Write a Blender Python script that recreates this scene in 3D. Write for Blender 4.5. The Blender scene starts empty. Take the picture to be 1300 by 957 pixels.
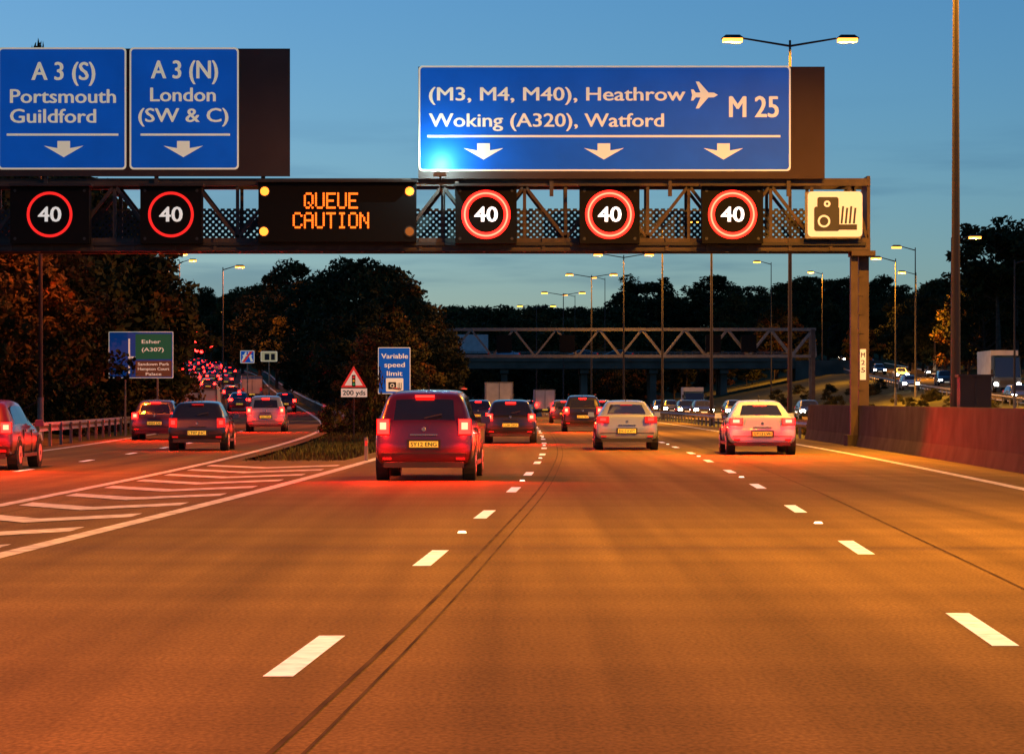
import bpy, math, random
import numpy as np
from mathutils import Vector, Matrix
random.seed(7); np.random.seed(7)
F=3500.0; CH=1.45; HY=508.0
def W(px,py,d): return ((px-650)*d/F, d, CH+(HY-py)*d/F)
def hermite(tab):
    xs=np.array([t[0] for t in tab],float); ys=np.array([t[1] for t in tab],float)
    m=np.gradient(ys,xs)
    def f(x):
        if x<=xs[0]: return float(ys[0]+m[0]*(x-xs[0]))
        if x>=xs[-1]: return float(ys[-1]+m[-1]*(x-xs[-1]))
        i=int(np.searchsorted(xs,x)-1); i=max(0,min(i,len(xs)-2))
        h=xs[i+1]-xs[i]; t=(x-xs[i])/h
        return float((2*t**3-3*t**2+1)*ys[i]+(t**3-2*t**2+t)*h*m[i]+(-2*t**3+3*t**2)*ys[i+1]+(t**3-t**2)*h*m[i+1])
    return f
L1=hermite([(0,-2.04),(15,-1.2),(30,-.55),(45,.04),(60,.485),(75,.84),(90,1.05),(120,1.25),(170,1.3),(220,1.0),(269,0),(312,-1.6),(365,-4.2),(416,-7.3),(500,-13),(650,-25)])
SR=hermite([(0,-7.3),(30,-7.1),(60,-7.0),(80,-7.3),(110,-8.2),(150,-10.3),(200,-14.5),(250,-20),(320,-28),(400,-37),(500,-51),(620,-72)])
SL=hermite([(0,-13.4),(30,-13.3),(66,-13.3),(94,-14.2),(125,-16),(200,-23),(250,-29.5),(320,-40),(400,-50),(500,-66),(620,-88)])
SZ=hermite([(0,0),(100,0),(150,0.02),(200,.35),(250,1.2),(320,2.8),(400,5),(500,7.3),(620,10)])
RX=hermite([(0,49),(100,47),(200,46),(240,46),(330,50),(420,56),(500,61),(620,68)])
RZ=hermite([(0,.3),(100,.5),(200,.9),(240,1.8),(330,3.9),(420,6.2),(500,8.3),(620,11)])
LW=4.05
# ---------------------------------------------------------------- materials
MATS={}
def mat(name,col,rough=.6,metal=0,spec=.5,coat=0,emit=None,es=0,var=0,vs=3.0,bump=0,stretch=None,retro_glow=0):
    if name in MATS: return MATS[name]
    m=bpy.data.materials.new(name); m.use_nodes=True; nt=m.node_tree; b=nt.nodes['Principled BSDF']
    b.inputs['Base Color'].default_value=(*col,1); b.inputs['Roughness'].default_value=rough
    b.inputs['Metallic'].default_value=metal; b.inputs['Specular IOR Level'].default_value=spec
    b.inputs['Coat Weight'].default_value=coat; b.inputs['Coat Roughness'].default_value=.06
    if emit: b.inputs['Emission Color'].default_value=(*emit,1); b.inputs['Emission Strength'].default_value=es
    if var:
        tc=nt.nodes.new('ShaderNodeTexCoord'); mp=nt.nodes.new('ShaderNodeMapping')
        if stretch: mp.inputs['Scale'].default_value=stretch
        n=nt.nodes.new('ShaderNodeTexNoise'); n.inputs['Scale'].default_value=vs; n.inputs['Detail'].default_value=5
        r=nt.nodes.new('ShaderNodeMapRange'); r.inputs[1].default_value=.3; r.inputs[2].default_value=.7
        r.inputs[3].default_value=1-var; r.inputs[4].default_value=1+var
        mx=nt.nodes.new('ShaderNodeVectorMath'); mx.operation='MULTIPLY'; mx.inputs[0].default_value=col
        nt.links.new(tc.outputs['Object'],mp.inputs[0]); nt.links.new(mp.outputs[0],n.inputs[0])
        nt.links.new(n.outputs[0],r.inputs[0]); nt.links.new(r.outputs[0],mx.inputs[1]); nt.links.new(mx.outputs[0],b.inputs['Base Color'])
        if retro_glow:
            nt.links.new(mx.outputs[0],b.inputs['Emission Color']); b.inputs['Emission Strength'].default_value=retro_glow  # surface's own emission, standing in for headlamp light thrown back
        if bump:
            bp=nt.nodes.new('ShaderNodeBump'); bp.inputs['Strength'].default_value=bump; bp.inputs['Distance'].default_value=.03
            nt.links.new(n.outputs[0],bp.inputs['Height']); nt.links.new(bp.outputs[0],b.inputs['Normal'])
    elif retro_glow:
        b.inputs['Emission Color'].default_value=(*col,1); b.inputs['Emission Strength'].default_value=retro_glow  # same added emission on plain colours
    MATS[name]=m; return m
def asphalt():
    m=bpy.data.materials.new('asphalt'); m.use_nodes=True; nt=m.node_tree; N=nt.nodes; L=nt.links
    b=N['Principled BSDF']; b.inputs['Roughness'].default_value=.9; b.inputs['Specular IOR Level'].default_value=.06
    tc=N.new('ShaderNodeTexCoord')
    def noise(sc,scale,det=4):
        mp=N.new('ShaderNodeMapping'); mp.inputs['Scale'].default_value=sc
        n=N.new('ShaderNodeTexNoise'); n.inputs['Scale'].default_value=scale; n.inputs['Detail'].default_value=det
        L.new(tc.outputs['Object'],mp.inputs[0]); L.new(mp.outputs[0],n.inputs[0]); return n
    def rng(n,a,bb,lo=.3,hi=.7):
        r=N.new('ShaderNodeMapRange'); r.inputs[1].default_value=lo; r.inputs[2].default_value=hi; r.inputs[3].default_value=a; r.inputs[4].default_value=bb
        L.new(n.outputs[0],r.inputs[0]); return r
    def mul(a,c):
        k=N.new('ShaderNodeMath'); k.operation='MULTIPLY'; L.new(a.outputs[0],k.inputs[0]); L.new(c.outputs[0],k.inputs[1]); return k
    a=rng(noise((1,.02,1),1.3,3),.66,1.32)     # wheel-track streaks
    c=rng(noise((1,.12,1),.35,5),.78,1.22)      # patches
    g=rng(noise((1,.5,1),38,2),.72,1.3)        # aggregate
    e=rng(noise((.03,1,1),.8,3),.84,1.12)        # transverse bands
    t=mul(mul(a,c),mul(g,e))
    mx=N.new('ShaderNodeVectorMath'); mx.operation='MULTIPLY'; mx.inputs[0].default_value=(.105,.078,.034)
    L.new(t.outputs[0],mx.inputs[1]); L.new(mx.outputs[0],b.inputs['Base Color'])
    bp=N.new('ShaderNodeBump'); bp.inputs['Strength'].default_value=.25; bp.inputs['Distance'].default_value=.01
    L.new(g.outputs[0],bp.inputs['Height']); L.new(bp.outputs[0],b.inputs['Normal'])
    return m
ASPH=asphalt()
PAINT=mat('road_paint',(.62,.64,.68),.8,spec=.1,var=.22,vs=6,retro_glow=.38)  # markings glow faintly by themselves in place of headlamp light
PAINTW=mat('worn_paint',(.40,.39,.37),.8,spec=.1,var=.45,vs=4,retro_glow=.12)  # worn lines with a weaker glow of their own
GRASS=mat('grass',(.065,.07,.024),.95,spec=.05,var=.5,vs=.9,bump=.6)
TAR=mat('tar_seam',(.048,.036,.02),.9,spec=.05,var=.5,vs=1.2)
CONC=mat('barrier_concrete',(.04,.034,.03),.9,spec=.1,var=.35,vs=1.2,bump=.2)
STEEL=mat('painted_steel',(.065,.046,.036),.6,spec=.3,var=.3,vs=2)
STEELD=mat('dark_steel',(.03,.026,.024),.6,spec=.3)
GALV=mat('galvanised_steel',(.15,.14,.125),.5,metal=.4,var=.2,vs=4)
BOARD=mat('sign_backing',(.055,.035,.030),.7,spec=.2,var=.12,vs=.8)
BLUE=mat('sign_blue',(.002,.065,.34),.5,spec=.2,var=.10,vs=.7,retro_glow=.62)  # sign colours glow by themselves, imitating reflective sheeting under light
WHITE=mat('sign_white',(.66,.58,.42),.5,retro_glow=.5)
GREEN=mat('sign_green',(.0,.14,.06),.5,retro_glow=.25)
SRED=mat('sign_red',(.6,.03,.02),.5,retro_glow=.5)
SBLK=mat('sign_black',(.02,.02,.02),.5)
BLK=mat('matrix_housing',(.005,.0045,.0045),.7,spec=.12)
AMB=mat('amber_led',(.5,.15,0),emit=(1,.13,.01),es=2.4)
AMBL=mat('amber_lantern',(.5,.2,0),emit=(1,.20,.02),es=3.6)
AMBD=mat('amber_lantern_off',(.25,.1,.01),emit=(1,.25,.03),es=.12)
REDR=mat('red_led',(.5,0,0),emit=(1,.012,.008),es=5)
REDH=mat('red_led_core',(.5,.1,.1),emit=(1,.15,.08),es=4.0)
REDD=mat('red_led_dim',(.5,0,0),emit=(.9,.02,.015),es=1.0)
WLED=mat('white_led',(.8,.8,.8),emit=(.95,.97,1),es=1.5)
WLEDD=mat('white_led_dim',(.5,.5,.5),emit=(.9,.9,.85),es=.55)
SOD=mat('sodium_lens',(1,.6,.1),emit=(1,.34,.04),es=5)
HEAD=mat('headlamp_lit',(1,1,1),emit=(1,.90,.68),es=110)
HEADOFF=mat('headlamp_glass',(.3,.3,.3),.1)
BRK=mat('brake_lamp',(.6,.01,.01),emit=(1,.007,.005),es=14)
BRKC=mat('brake_lamp_core',(.8,.1,.1),emit=(1,.05,.025),es=20)
BRKF=mat('queue_lamp',(.6,.01,.01),emit=(1,.005,.003),es=60)
TAIL=mat('tail_lamp',(.35,.005,.005),.2,emit=(1,.012,.008),es=1.6)
LENS=mat('red_lens',(.25,.004,.004),.15,coat=1,emit=(1,.01,.01),es=.3)
GLASS=mat('car_glass',(.012,.013,.015),.05,spec=.9)
TYRE=mat('tyre',(.015,.015,.015),.85,spec=.2)
RIM=mat('alloy_rim',(.35,.35,.36),.35,metal=.8)
TRIM=mat('black_trim',(.02,.02,.02),.6)
PLY=mat('plate_yellow',(.75,.55,.06),.4,retro_glow=.5)  # plate carries its own glow instead of reflected headlamp light
CHR=mat('chrome',(.6,.6,.6),.15,metal=1)
BARK=mat('bark',(.06,.045,.035),.95,spec=.05,var=.4,vs=4)
LEAFS=[mat('leaf_dark',(.020,.025,.009),.8,spec=.08,var=.4,vs=.5),mat('leaf_mid',(.036,.037,.012),.8,spec=.08,var=.4,vs=.5),
       mat('leaf_olive',(.062,.05,.014),.8,spec=.08,var=.4,vs=.5),mat('leaf_autumn',(.11,.046,.011),.8,spec=.08,var=.4,vs=.5)]
# ---------------------------------------------------------------- mesh builder
def link(o): bpy.context.scene.collection.objects.link(o); return o
_tc={}
def text_mesh(s):
    if s in _tc: return _tc[s]
    cu=bpy.data.curves.new('t','FONT'); cu.body=s; cu.size=1; cu.resolution_u=3
    ob=link(bpy.data.objects.new('t',cu)); bpy.context.view_layer.update()
    dg=bpy.context.evaluated_depsgraph_get(); me=bpy.data.meshes.new_from_object(ob.evaluated_get(dg))
    v=[(p.co.x,p.co.y) for p in me.vertices]; f=[tuple(p.vertices) for p in me.polygons]
    bpy.data.objects.remove(ob); bpy.data.meshes.remove(me); _tc[s]=(v,f); return _tc[s]
class MB:
    def __init__(s): s.v=[]; s.f=[]; s.mi=[]; s.ms=[]
    def m(s,mt):
        if mt not in s.ms: s.ms.append(mt)
        return s.ms.index(mt)
    def add(s,vs,fs,mt):
        o=len(s.v); s.v+= [tuple(map(float,x)) for x in vs]; k=s.m(mt)
        for f in fs: s.f.append(tuple(i+o for i in f)); s.mi.append(k)
    def box(s,c,d,mt,rot=None,taper=1.0):
        vs=[]
        for sz in (-1,1):
            t=taper if sz>0 else 1
            for sx,sy in ((-1,-1),(1,-1),(1,1),(-1,1)):
                p=Vector((sx*d[0]/2*t,sy*d[1]/2*t,sz*d[2]/2))
                if rot is not None: p=rot@p
                vs.append(p+Vector(c))
        s.add(vs,[(3,2,1,0),(4,5,6,7),(0,1,5,4),(1,2,6,5),(2,3,7,6),(3,0,4,7)],mt)
    def beam(s,a,b,w,mt):
        a=Vector(a); b=Vector(b); d=b-a; q=d.to_track_quat('Z','Y').to_matrix()
        s.box((a+b)/2,(w,w,d.length),mt,q)
    def cyl(s,a,b,r0,r1,mt,n=10,cap=True):
        a=Vector(a); b=Vector(b); q=(b-a).to_track_quat('Z','Y').to_matrix(); vs=[]
        for p,r in ((a,r0),(b,r1)):
            for i in range(n):
                t=2*math.pi*i/n; vs.append(p+q@Vector((r*math.cos(t),r*math.sin(t),0)))
        fs=[(i,(i+1)%n,n+(i+1)%n,n+i) for i in range(n)]
        if cap: fs+= [tuple(range(n-1,-1,-1)),tuple(range(n,2*n))]
        s.add(vs,fs,mt)
    def rect(s,x0,x1,z0,z1,y,mt): s.add([(x0,y,z0),(x1,y,z0),(x1,y,z1),(x0,y,z1)],[(0,1,2,3)],mt)
    def poly(s,pts,y,mt): s.add([(p[0],y,p[1]) for p in pts],[tuple(range(len(pts)))],mt)
    def ring(s,cx,cz,r0,r1,y,mt,n=48):
        vs=[]
        for i in range(n):
            t=2*math.pi*i/n; c,q=math.cos(t),math.sin(t); vs+=[(cx+r0*c,y,cz+r0*q),(cx+r1*c,y,cz+r1*q)]
        s.add(vs,[(2*i,2*i+1,(2*i+3)%(2*n),(2*i+2)%(2*n)) for i in range(n)],mt)
    def disc(s,cx,cz,r,y,mt,n=24): s.poly([(cx+r*math.cos(2*math.pi*i/n),cz+r*math.sin(2*math.pi*i/n)) for i in range(n)],y,mt)
    def text(s,t,x0,x1,zb,cap,y,mt,bold=.035):
        v,f=text_mesh(t); hv,_=text_mesh('H')
        xs=[p[0] for p in v]; a,b=min(xs),max(xs); ch=max(p[1] for p in hv)
        bo=cap*bold
        sx=(x1-x0-2*bo)/(b-a); sz=cap/ch
        for i,(ox,oz) in enumerate(((-bo,0),(bo,0),(0,bo*.6))):
            s.add([(x0+bo+ox+(p[0]-a)*sx,y-.0012*i,zb+oz+p[1]*sz) for p in v],f,mt)
    def mesh(s,name):
        me=bpy.data.meshes.new(name); me.from_pydata(s.v,[],s.f)
        for x in s.ms: me.materials.append(x)
        me.polygons.foreach_set('material_index',s.mi); me.update(); return me
    def obj(s,name,parent=None,smooth=False):
        me=s.mesh(name)
        if smooth: me.polygons.foreach_set('use_smooth',[True]*len(me.polygons))
        o=link(bpy.data.objects.new(name,me)); o.parent=parent; return o
def empty(name,loc=(0,0,0),rz=0):
    e=link(bpy.data.objects.new(name,None)); e.location=loc; e.rotation_euler=(0,0,rz); e.empty_display_size=.3; return e
# ---------------------------------------------------------------- terrain
def sstep(a,b,x): t=min(1,max(0,(x-a)/(b-a))); return t*t*(3-2*t)
def gz(x,y):
    yy=max(-100,min(y,640)); base=-.12; h=base
    sl,sr,sz=SL(yy),SR(yy),SZ(yy)
    if x<sl-2: h=max(h,sz-.12+min(3,(sl-2-x)*.12))
    elif x<=sr+2: h=max(h,sz-.12)
    else: h=max(h,sz-.12-.3*(x-sr-2))
    rx,rz=RX(yy),RZ(yy)
    if x>rx+9: h=max(h,rz-.12+min(4,(x-rx-9)*.08))
    elif x>=rx-9: h=max(h,rz-.12)
    else: h=max(h,rz-.12-.2*(rx-9-x))
    h+=sstep(460,900,y)*9*(sstep(18,50,abs(x-L1(min(y,700))-8)) if y<900 else 1)
    return h
xs=list(np.arange(-130,-32,4.))+list(np.arange(-32,40,2.))+list(np.arange(40,134,4.))
xs=[-4000,-2500,-1500,-900,-500,-300,-200,-160]+xs+[160,200,300,500,900,1500,2500,4000]
ys=[-300,-150,-80]+list(np.arange(-50,660,5.))+[700,760,850,950,1200,1800,2800,4500]
g=MB(); nx=len(xs)
vs=[(x,y,gz(x,y)) for y in ys for x in xs]
g.add(vs,[(j*nx+i,j*nx+i+1,(j+1)*nx+i+1,(j+1)*nx+i) for j in range(len(ys)-1) for i in range(nx-1)],GRASS)
g.obj('ground',smooth=True)
# ---------------------------------------------------------------- roads
def strip(b,fa,fb,d0,d1,z,mt,step=5.):
    n=max(1,int(math.ceil((d1-d0)/step))); vs=[]
    for i in range(n+1):
        d=d0+(d1-d0)*i/n; zz=z(d) if callable(z) else z
        vs+=[(fa(d),d,zz),(fb(d),d,zz)]
    b.add(vs,[(2*i,2*i+1,2*i+3,2*i+2) for i in range(n)],mt)
b=MB(); strip(b,lambda d:L1(d)-LW-.65,lambda d:L1(d)+9.75,-60,640,0,ASPH)
strip(b,lambda d:L1(d)+12.6,lambda d:L1(d)+27,-60,640,0,ASPH)
strip(b,lambda d:SR(d)-.3,lambda d:L1(d)-LW-.4,-60,67,-.006,ASPH); b.obj('motorway')
b=MB(); strip(b,lambda d:SL(d)-.5,lambda d:SR(d)+.5,-60,640,SZ,ASPH); b.obj('slip_road')
b=MB(); strip(b,lambda d:RX(d)-6.5,lambda d:RX(d)+6.5,-60,640,RZ,ASPH); b.obj('side_road')
b=MB()
def off(k): return lambda d:L1(d)+k
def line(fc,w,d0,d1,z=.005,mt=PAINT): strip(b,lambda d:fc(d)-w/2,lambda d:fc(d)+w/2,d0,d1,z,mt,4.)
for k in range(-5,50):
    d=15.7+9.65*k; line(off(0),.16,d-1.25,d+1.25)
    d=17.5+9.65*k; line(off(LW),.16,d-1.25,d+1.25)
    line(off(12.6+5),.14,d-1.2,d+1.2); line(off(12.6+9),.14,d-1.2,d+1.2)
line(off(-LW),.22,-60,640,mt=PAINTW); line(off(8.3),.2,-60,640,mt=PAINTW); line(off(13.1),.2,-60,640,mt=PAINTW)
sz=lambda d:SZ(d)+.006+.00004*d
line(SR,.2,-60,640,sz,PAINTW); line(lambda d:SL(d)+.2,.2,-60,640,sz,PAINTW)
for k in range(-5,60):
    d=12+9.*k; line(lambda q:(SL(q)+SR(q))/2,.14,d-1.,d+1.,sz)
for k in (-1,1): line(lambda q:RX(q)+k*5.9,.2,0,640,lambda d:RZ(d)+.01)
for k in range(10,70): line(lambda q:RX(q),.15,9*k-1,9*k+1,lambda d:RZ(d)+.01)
# hatching ahead of the diverge
d=-8.
while d<61:
    xl,xr=SR(d)+.25,L1(d)-LW-.25; mcx=(xl+xr)/2; ln=(xr-xl)/2*1.5; t=1.1
    for e in (xl,xr):
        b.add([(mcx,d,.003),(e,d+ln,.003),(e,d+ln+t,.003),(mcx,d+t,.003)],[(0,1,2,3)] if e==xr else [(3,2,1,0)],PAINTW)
    d+=3.7
b.obj('road_markings')
b=MB()
for o_,w in ((.40,.03),(.54,.018),(4.85,.025)):
    line(off(o_),w,-60,400,.0045,TAR)
b.obj('road_seam')
STUD=mat('stud_reflector',(.9,.85,.7),retro_glow=1.6)  # studs emit light themselves in place of reflecting headlamps
b=MB()
for k in range(-2,14):
    for o_,dd in ((0,30.1),(LW,32.4)):
        d=dd+19.3*k; b.box((L1(d)+o_,d,.014),(.10,.12,.02),STUD,taper=.7)
b.obj('road_studs')
# central wall + guard rails
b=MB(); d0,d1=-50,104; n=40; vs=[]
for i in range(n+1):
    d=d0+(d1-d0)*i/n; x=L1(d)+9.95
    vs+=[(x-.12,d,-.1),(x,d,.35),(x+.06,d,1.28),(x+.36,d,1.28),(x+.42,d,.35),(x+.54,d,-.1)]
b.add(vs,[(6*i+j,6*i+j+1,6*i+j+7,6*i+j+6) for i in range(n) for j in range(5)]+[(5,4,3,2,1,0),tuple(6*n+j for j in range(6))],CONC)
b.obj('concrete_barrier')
def rail(name,fx,fz,d0,d1,h=.7,sp=3.2):
    b=MB(); d=d0; P=[]
    while d<=d1: P.append((fx(d),d,fz(d))); d+=sp
    for i,p in enumerate(P):
        b.box((p[0],p[1],p[2]+h/2-.1),(.1,.06,h+.1),GALV)
        if i+1<len(P):
            q=P[i+1]
            for (o1,za,zb) in ((0.06,h-.3,h-.2),(0.0,h-.2,h-.1),(0.06,h-.1,h)):
                b.add([(p[0]-.08+o1,p[1],p[2]+za),(q[0]-.08+o1,q[1],q[2]+za),(q[0]-.14+.06+(.06-o1),q[1],q[2]+zb),(p[0]-.14+.06+(.06-o1),p[1],p[2]+zb)],[(0,1,2,3)],GALV)
    return b.obj(name)
rail('guard_rail',off(10.2),lambda d:0,106,400)
rail('guard_rail',lambda d:SR(d)+1.2,SZ,150,420)
rail('guard_rail',lambda d:SL(d)-1.6,SZ,40,320)
rail('guard_rail',lambda d:RX(d)-7.3,RZ,150,560)
# ---------------------------------------------------------------- main gantry
GD=87.5
def G(px,py,d=GD): p=W(px,py,d); return p[0],p[2]
b=MB()
yF,yB=GD-.1,GD+1.3
xL=-23.; xR=G(1104,0)[0]
zt=G(0,232)[1]; zb=G(0,311)[1]
for y in (yF,yB):
    b.box(((xL+xR)/2,y,zt),(xR-xL,.2,.24),STEEL); b.box(((xL+xR)/2,y,zb),(xR-xL,.2,.42),STEEL)
    x=xL; i=0
    while x<xR-.5:
        x2=min(x+1.3,xR-.1); b.beam((x,y,zb+.2),(x,y,zt-.1),.10,STEEL)
        a,c=((zb+.2,zt-.1) if i%2 else (zt-.1,zb+.2)); b.beam((x,y,a),(x2,y,c),.10,STEEL); x=x2; i+=1
x=xL
while x<xR-1.4:
    b.beam((x,yF,zt),(x+1.3,yB,zt),.07,STEEL); b.beam((x,yF,zb-.1),(x+1.3,yB,zb-.1),.07,STEEL)
    b.beam((x,yF,zb-.15),(x,yB,zb-.15),.07,STEEL); x+=1.3
b.box(((xL+xR)/2,yB-.5,zb+.22),(xR-xL-.2,.7,.04),STEELD)
b.box(((xL+xR)/2,yF-.16,zb+.02),(xR-xL-.3,.08,.10),STEELD); b.box(((xL+xR)/2,yF-.115,zb-.19),(xR-xL-.1,.05,.05),STEELD)
x=xL+.6
while x<xR-.5: b.box((x,yF-.13,zb),(.10,.06,.40),STEEL); x+=1.3
b.box((xR-.05,GD+.6,(zt+zb)/2),(.1,1.5,zt-zb+.4),STEEL)
# right legs
for (pa,pb) in ((1080,1089),(1092,1105)):
    xa,xb=G(pa,0)[0],G(pb,0)[0]; b.box(((xa+xb)/2,GD+(.1 if pa<1090 else .5),(zb-.2)/2-.05),(xb-xa,.3,zb-.1),STEEL)
for k in range(9): b.box((G(1092,0)[0],GD+.35,.6+k*.6),(.3,.06,.06),STEEL)
b.box((G(1093,0)[0],GD+.3,.1),(.9,1.1,.5),CONC); b.box((G(1095,0)[0],GD+.2,G(0,322)[1]),(.75,1.,.16),STEEL)
b.box((xL+.3,GD+.5,3),(.4,.5,6.2),STEEL); b.box((xL+.3,GD+.5,.1),(.9,1.1,.5),CONC)
x0,z0=G(1093.5,482); x1,z1=G(1101,443); b.box(((x0+x1)/2,GD+.33,(z0+z1)/2),(x1-x0,.03,z1-z0),WHITE)
for j,ch in enumerate('M25'): b.text(ch,x0+.03,x1-.03,z1-.26-.24*j,.15,GD+.31,SBLK)
b.obj('motorway_gantry')
# perforated walkway screen
pm=bpy.data.materials.new('perforated_screen'); pm.use_nodes=True; nt=pm.node_tree; N=nt.nodes
pb=N['Principled BSDF']; pb.inputs['Base Color'].default_value=(.03,.026,.022,1); pb.inputs['Roughness'].default_value=.6
tc=N.new('ShaderNodeTexCoord'); vo=N.new('ShaderNodeTexVoronoi'); vo.inputs['Scale'].default_value=7; vo.inputs['Randomness'].default_value=.0
mp=N.new('ShaderNodeMapping'); mp.inputs['Rotation'].default_value=(0,math.radians(45),0); mp.inputs['Scale'].default_value=(1,0,1)
lt=N.new('ShaderNodeMath'); lt.operation='LESS_THAN'; lt.inputs[1].default_value=.26
tr=N.new('ShaderNodeBsdfTransparent'); mxs=N.new('ShaderNodeMixShader')
nt.links.new(tc.outputs['Object'],mp.inputs[0]); nt.links.new(mp.outputs[0],vo.inputs[0]); nt.links.new(vo.outputs['Distance'],lt.inputs[0])
nt.links.new(lt.outputs[0],mxs.inputs[0]); nt.links.new(pb.outputs[0],mxs.inputs[1]); nt.links.new(tr.outputs[0],mxs.inputs[2]); nt.links.new(mxs.outputs[0],N['Material Output'].inputs[0])
b=MB(); 
b.rect(xL,xR-.3,zb+.1,G(0,262)[1],yB-.25,pm); b.obj('perforated_screen')
# direction signs on gantry
def arrow(b,px,py,y,mt,s=1,d=GD):
    k=d/F; cx,cz=G(px,py,d); pts=[(-8,10),(8,10),(8,1),(25,4),(0,-10.5),(-25,4),(-8,1)]
    b.poly([(cx+p[0]*k*s,cz+p[1]*k*s) for p in pts],y,mt)
def rrect(b,px0,px1,py0,py1,r,y,mt,d=GD):
    pts=[]
    for cx,cy,a in ((px1-r,py0+r,0),(px0+r,py0+r,90),(px0+r,py1-r,180),(px1-r,py1-r,270)):
        for i in range(6):
            t=math.radians(a+18*i); pts.append(G(cx+r*math.cos(t),cy-r*math.sin(t),d))
    b.poly(pts,y,mt)
def T(b,t,px0,px1,pyb,cap,y,mt,d=GD):
    x0,z=G(px0,pyb,d); x1,_=G(px1,pyb,d); b.text(t,x0,x1,z,cap*d/F,y,mt)
SD=GD-.45
def board(b,px0,px1,py0,py1,d,mt,th=.08):
    x0,z1=G(px0,py0,d); x1,z0=G(px1,py1,d); b.box(((x0+x1)/2,d+th/2,(z0+z1)/2),(x1-x0,th,z1-z0),mt)
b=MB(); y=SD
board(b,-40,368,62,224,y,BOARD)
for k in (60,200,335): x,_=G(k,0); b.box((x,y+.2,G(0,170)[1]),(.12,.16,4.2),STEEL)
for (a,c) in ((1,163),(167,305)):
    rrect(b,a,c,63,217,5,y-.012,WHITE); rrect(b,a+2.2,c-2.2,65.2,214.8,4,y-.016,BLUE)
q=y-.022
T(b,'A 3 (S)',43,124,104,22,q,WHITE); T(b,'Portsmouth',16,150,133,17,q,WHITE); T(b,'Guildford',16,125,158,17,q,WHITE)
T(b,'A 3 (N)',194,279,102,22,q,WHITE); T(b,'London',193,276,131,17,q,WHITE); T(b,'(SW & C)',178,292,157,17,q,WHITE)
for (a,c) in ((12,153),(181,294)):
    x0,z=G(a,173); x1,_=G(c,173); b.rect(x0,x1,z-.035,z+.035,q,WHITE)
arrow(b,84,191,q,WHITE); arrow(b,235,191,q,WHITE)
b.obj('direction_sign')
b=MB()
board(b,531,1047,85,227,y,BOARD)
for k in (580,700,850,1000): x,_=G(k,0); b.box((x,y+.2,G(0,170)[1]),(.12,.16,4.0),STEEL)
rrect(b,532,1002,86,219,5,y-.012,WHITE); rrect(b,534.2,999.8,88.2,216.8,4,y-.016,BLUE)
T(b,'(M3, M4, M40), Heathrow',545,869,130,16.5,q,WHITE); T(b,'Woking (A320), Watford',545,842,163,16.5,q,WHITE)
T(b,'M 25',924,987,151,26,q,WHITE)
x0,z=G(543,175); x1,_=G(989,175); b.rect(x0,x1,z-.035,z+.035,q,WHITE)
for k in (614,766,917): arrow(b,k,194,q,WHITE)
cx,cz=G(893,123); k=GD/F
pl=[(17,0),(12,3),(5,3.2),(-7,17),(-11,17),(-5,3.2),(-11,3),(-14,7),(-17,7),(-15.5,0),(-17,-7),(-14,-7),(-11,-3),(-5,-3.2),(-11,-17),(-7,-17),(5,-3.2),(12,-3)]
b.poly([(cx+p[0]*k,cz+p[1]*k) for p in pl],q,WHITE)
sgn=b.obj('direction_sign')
# sign lantern at the lower left of the right-hand sign
b=MB(); lx,lz=G(560,226); b.box((lx,SD-.95,lz),(.4,.25,.12),GALV); b.beam((lx,SD-.85,lz),(lx,SD+.4,lz-.1),.05,STEEL)
lan=b.obj('sign_lantern')
def light(kind,name,loc,P,col,parent=None,**kw):
    ld=bpy.data.lights.new(name,kind); ld.energy=P; ld.color=col
    for a,c in kw.items(): setattr(ld,a,c)
    o=link(bpy.data.objects.new(name,ld)); o.location=loc
    if parent is not None: o.parent=parent
    return o
light('POINT','lantern_bulb',(lx,SD-.75,lz+.42),360,(.5,.92,1),lan,shadow_soft_size=0.0)
# matrix signals
def signal(px,py,w,h,bright):
    b=MB(); yy=GD-.75; board(b,px-w/2,px+w/2,py-h/2,py+h/2,yy,BLK,.5)
    board(b,px-w/2-2,px+w/2+2,py-h/2-3,py-h/2,yy-.25,STEELD,.6)
    cx,cz=G(px,py,yy); k=yy/F
    if bright:
        b.ring(cx,cz,22.8*k,31*k,yy-.01,REDR); b.ring(cx,cz,26*k,28*k,yy-.014,REDH)
    else: b.ring(cx,cz,25.5*k,29*k,yy-.01,REDD)
    b.text('40',cx-15*k,cx+15*k,cz-9*k,18.5*k,yy-.01,WLED if bright else WLEDD)
    for i in (-1,1): b.box((cx+i*w*.3*k,yy+.6,cz),(.1,.3,h*k*.8),STEEL)
    for i in (-1,1):
        for j in (-1,1): b.disc(cx+i*(w/2-6)*k,cz+j*(h/2-6)*k,2*k,yy-.008,TRIM,10)
    b.obj('matrix_signal')
for px,w,br in ((617,78,1),(774,76,1),(930,78,1),(63,100,0),(217,78,0)): signal(px,272.5,w,73,br)
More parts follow.
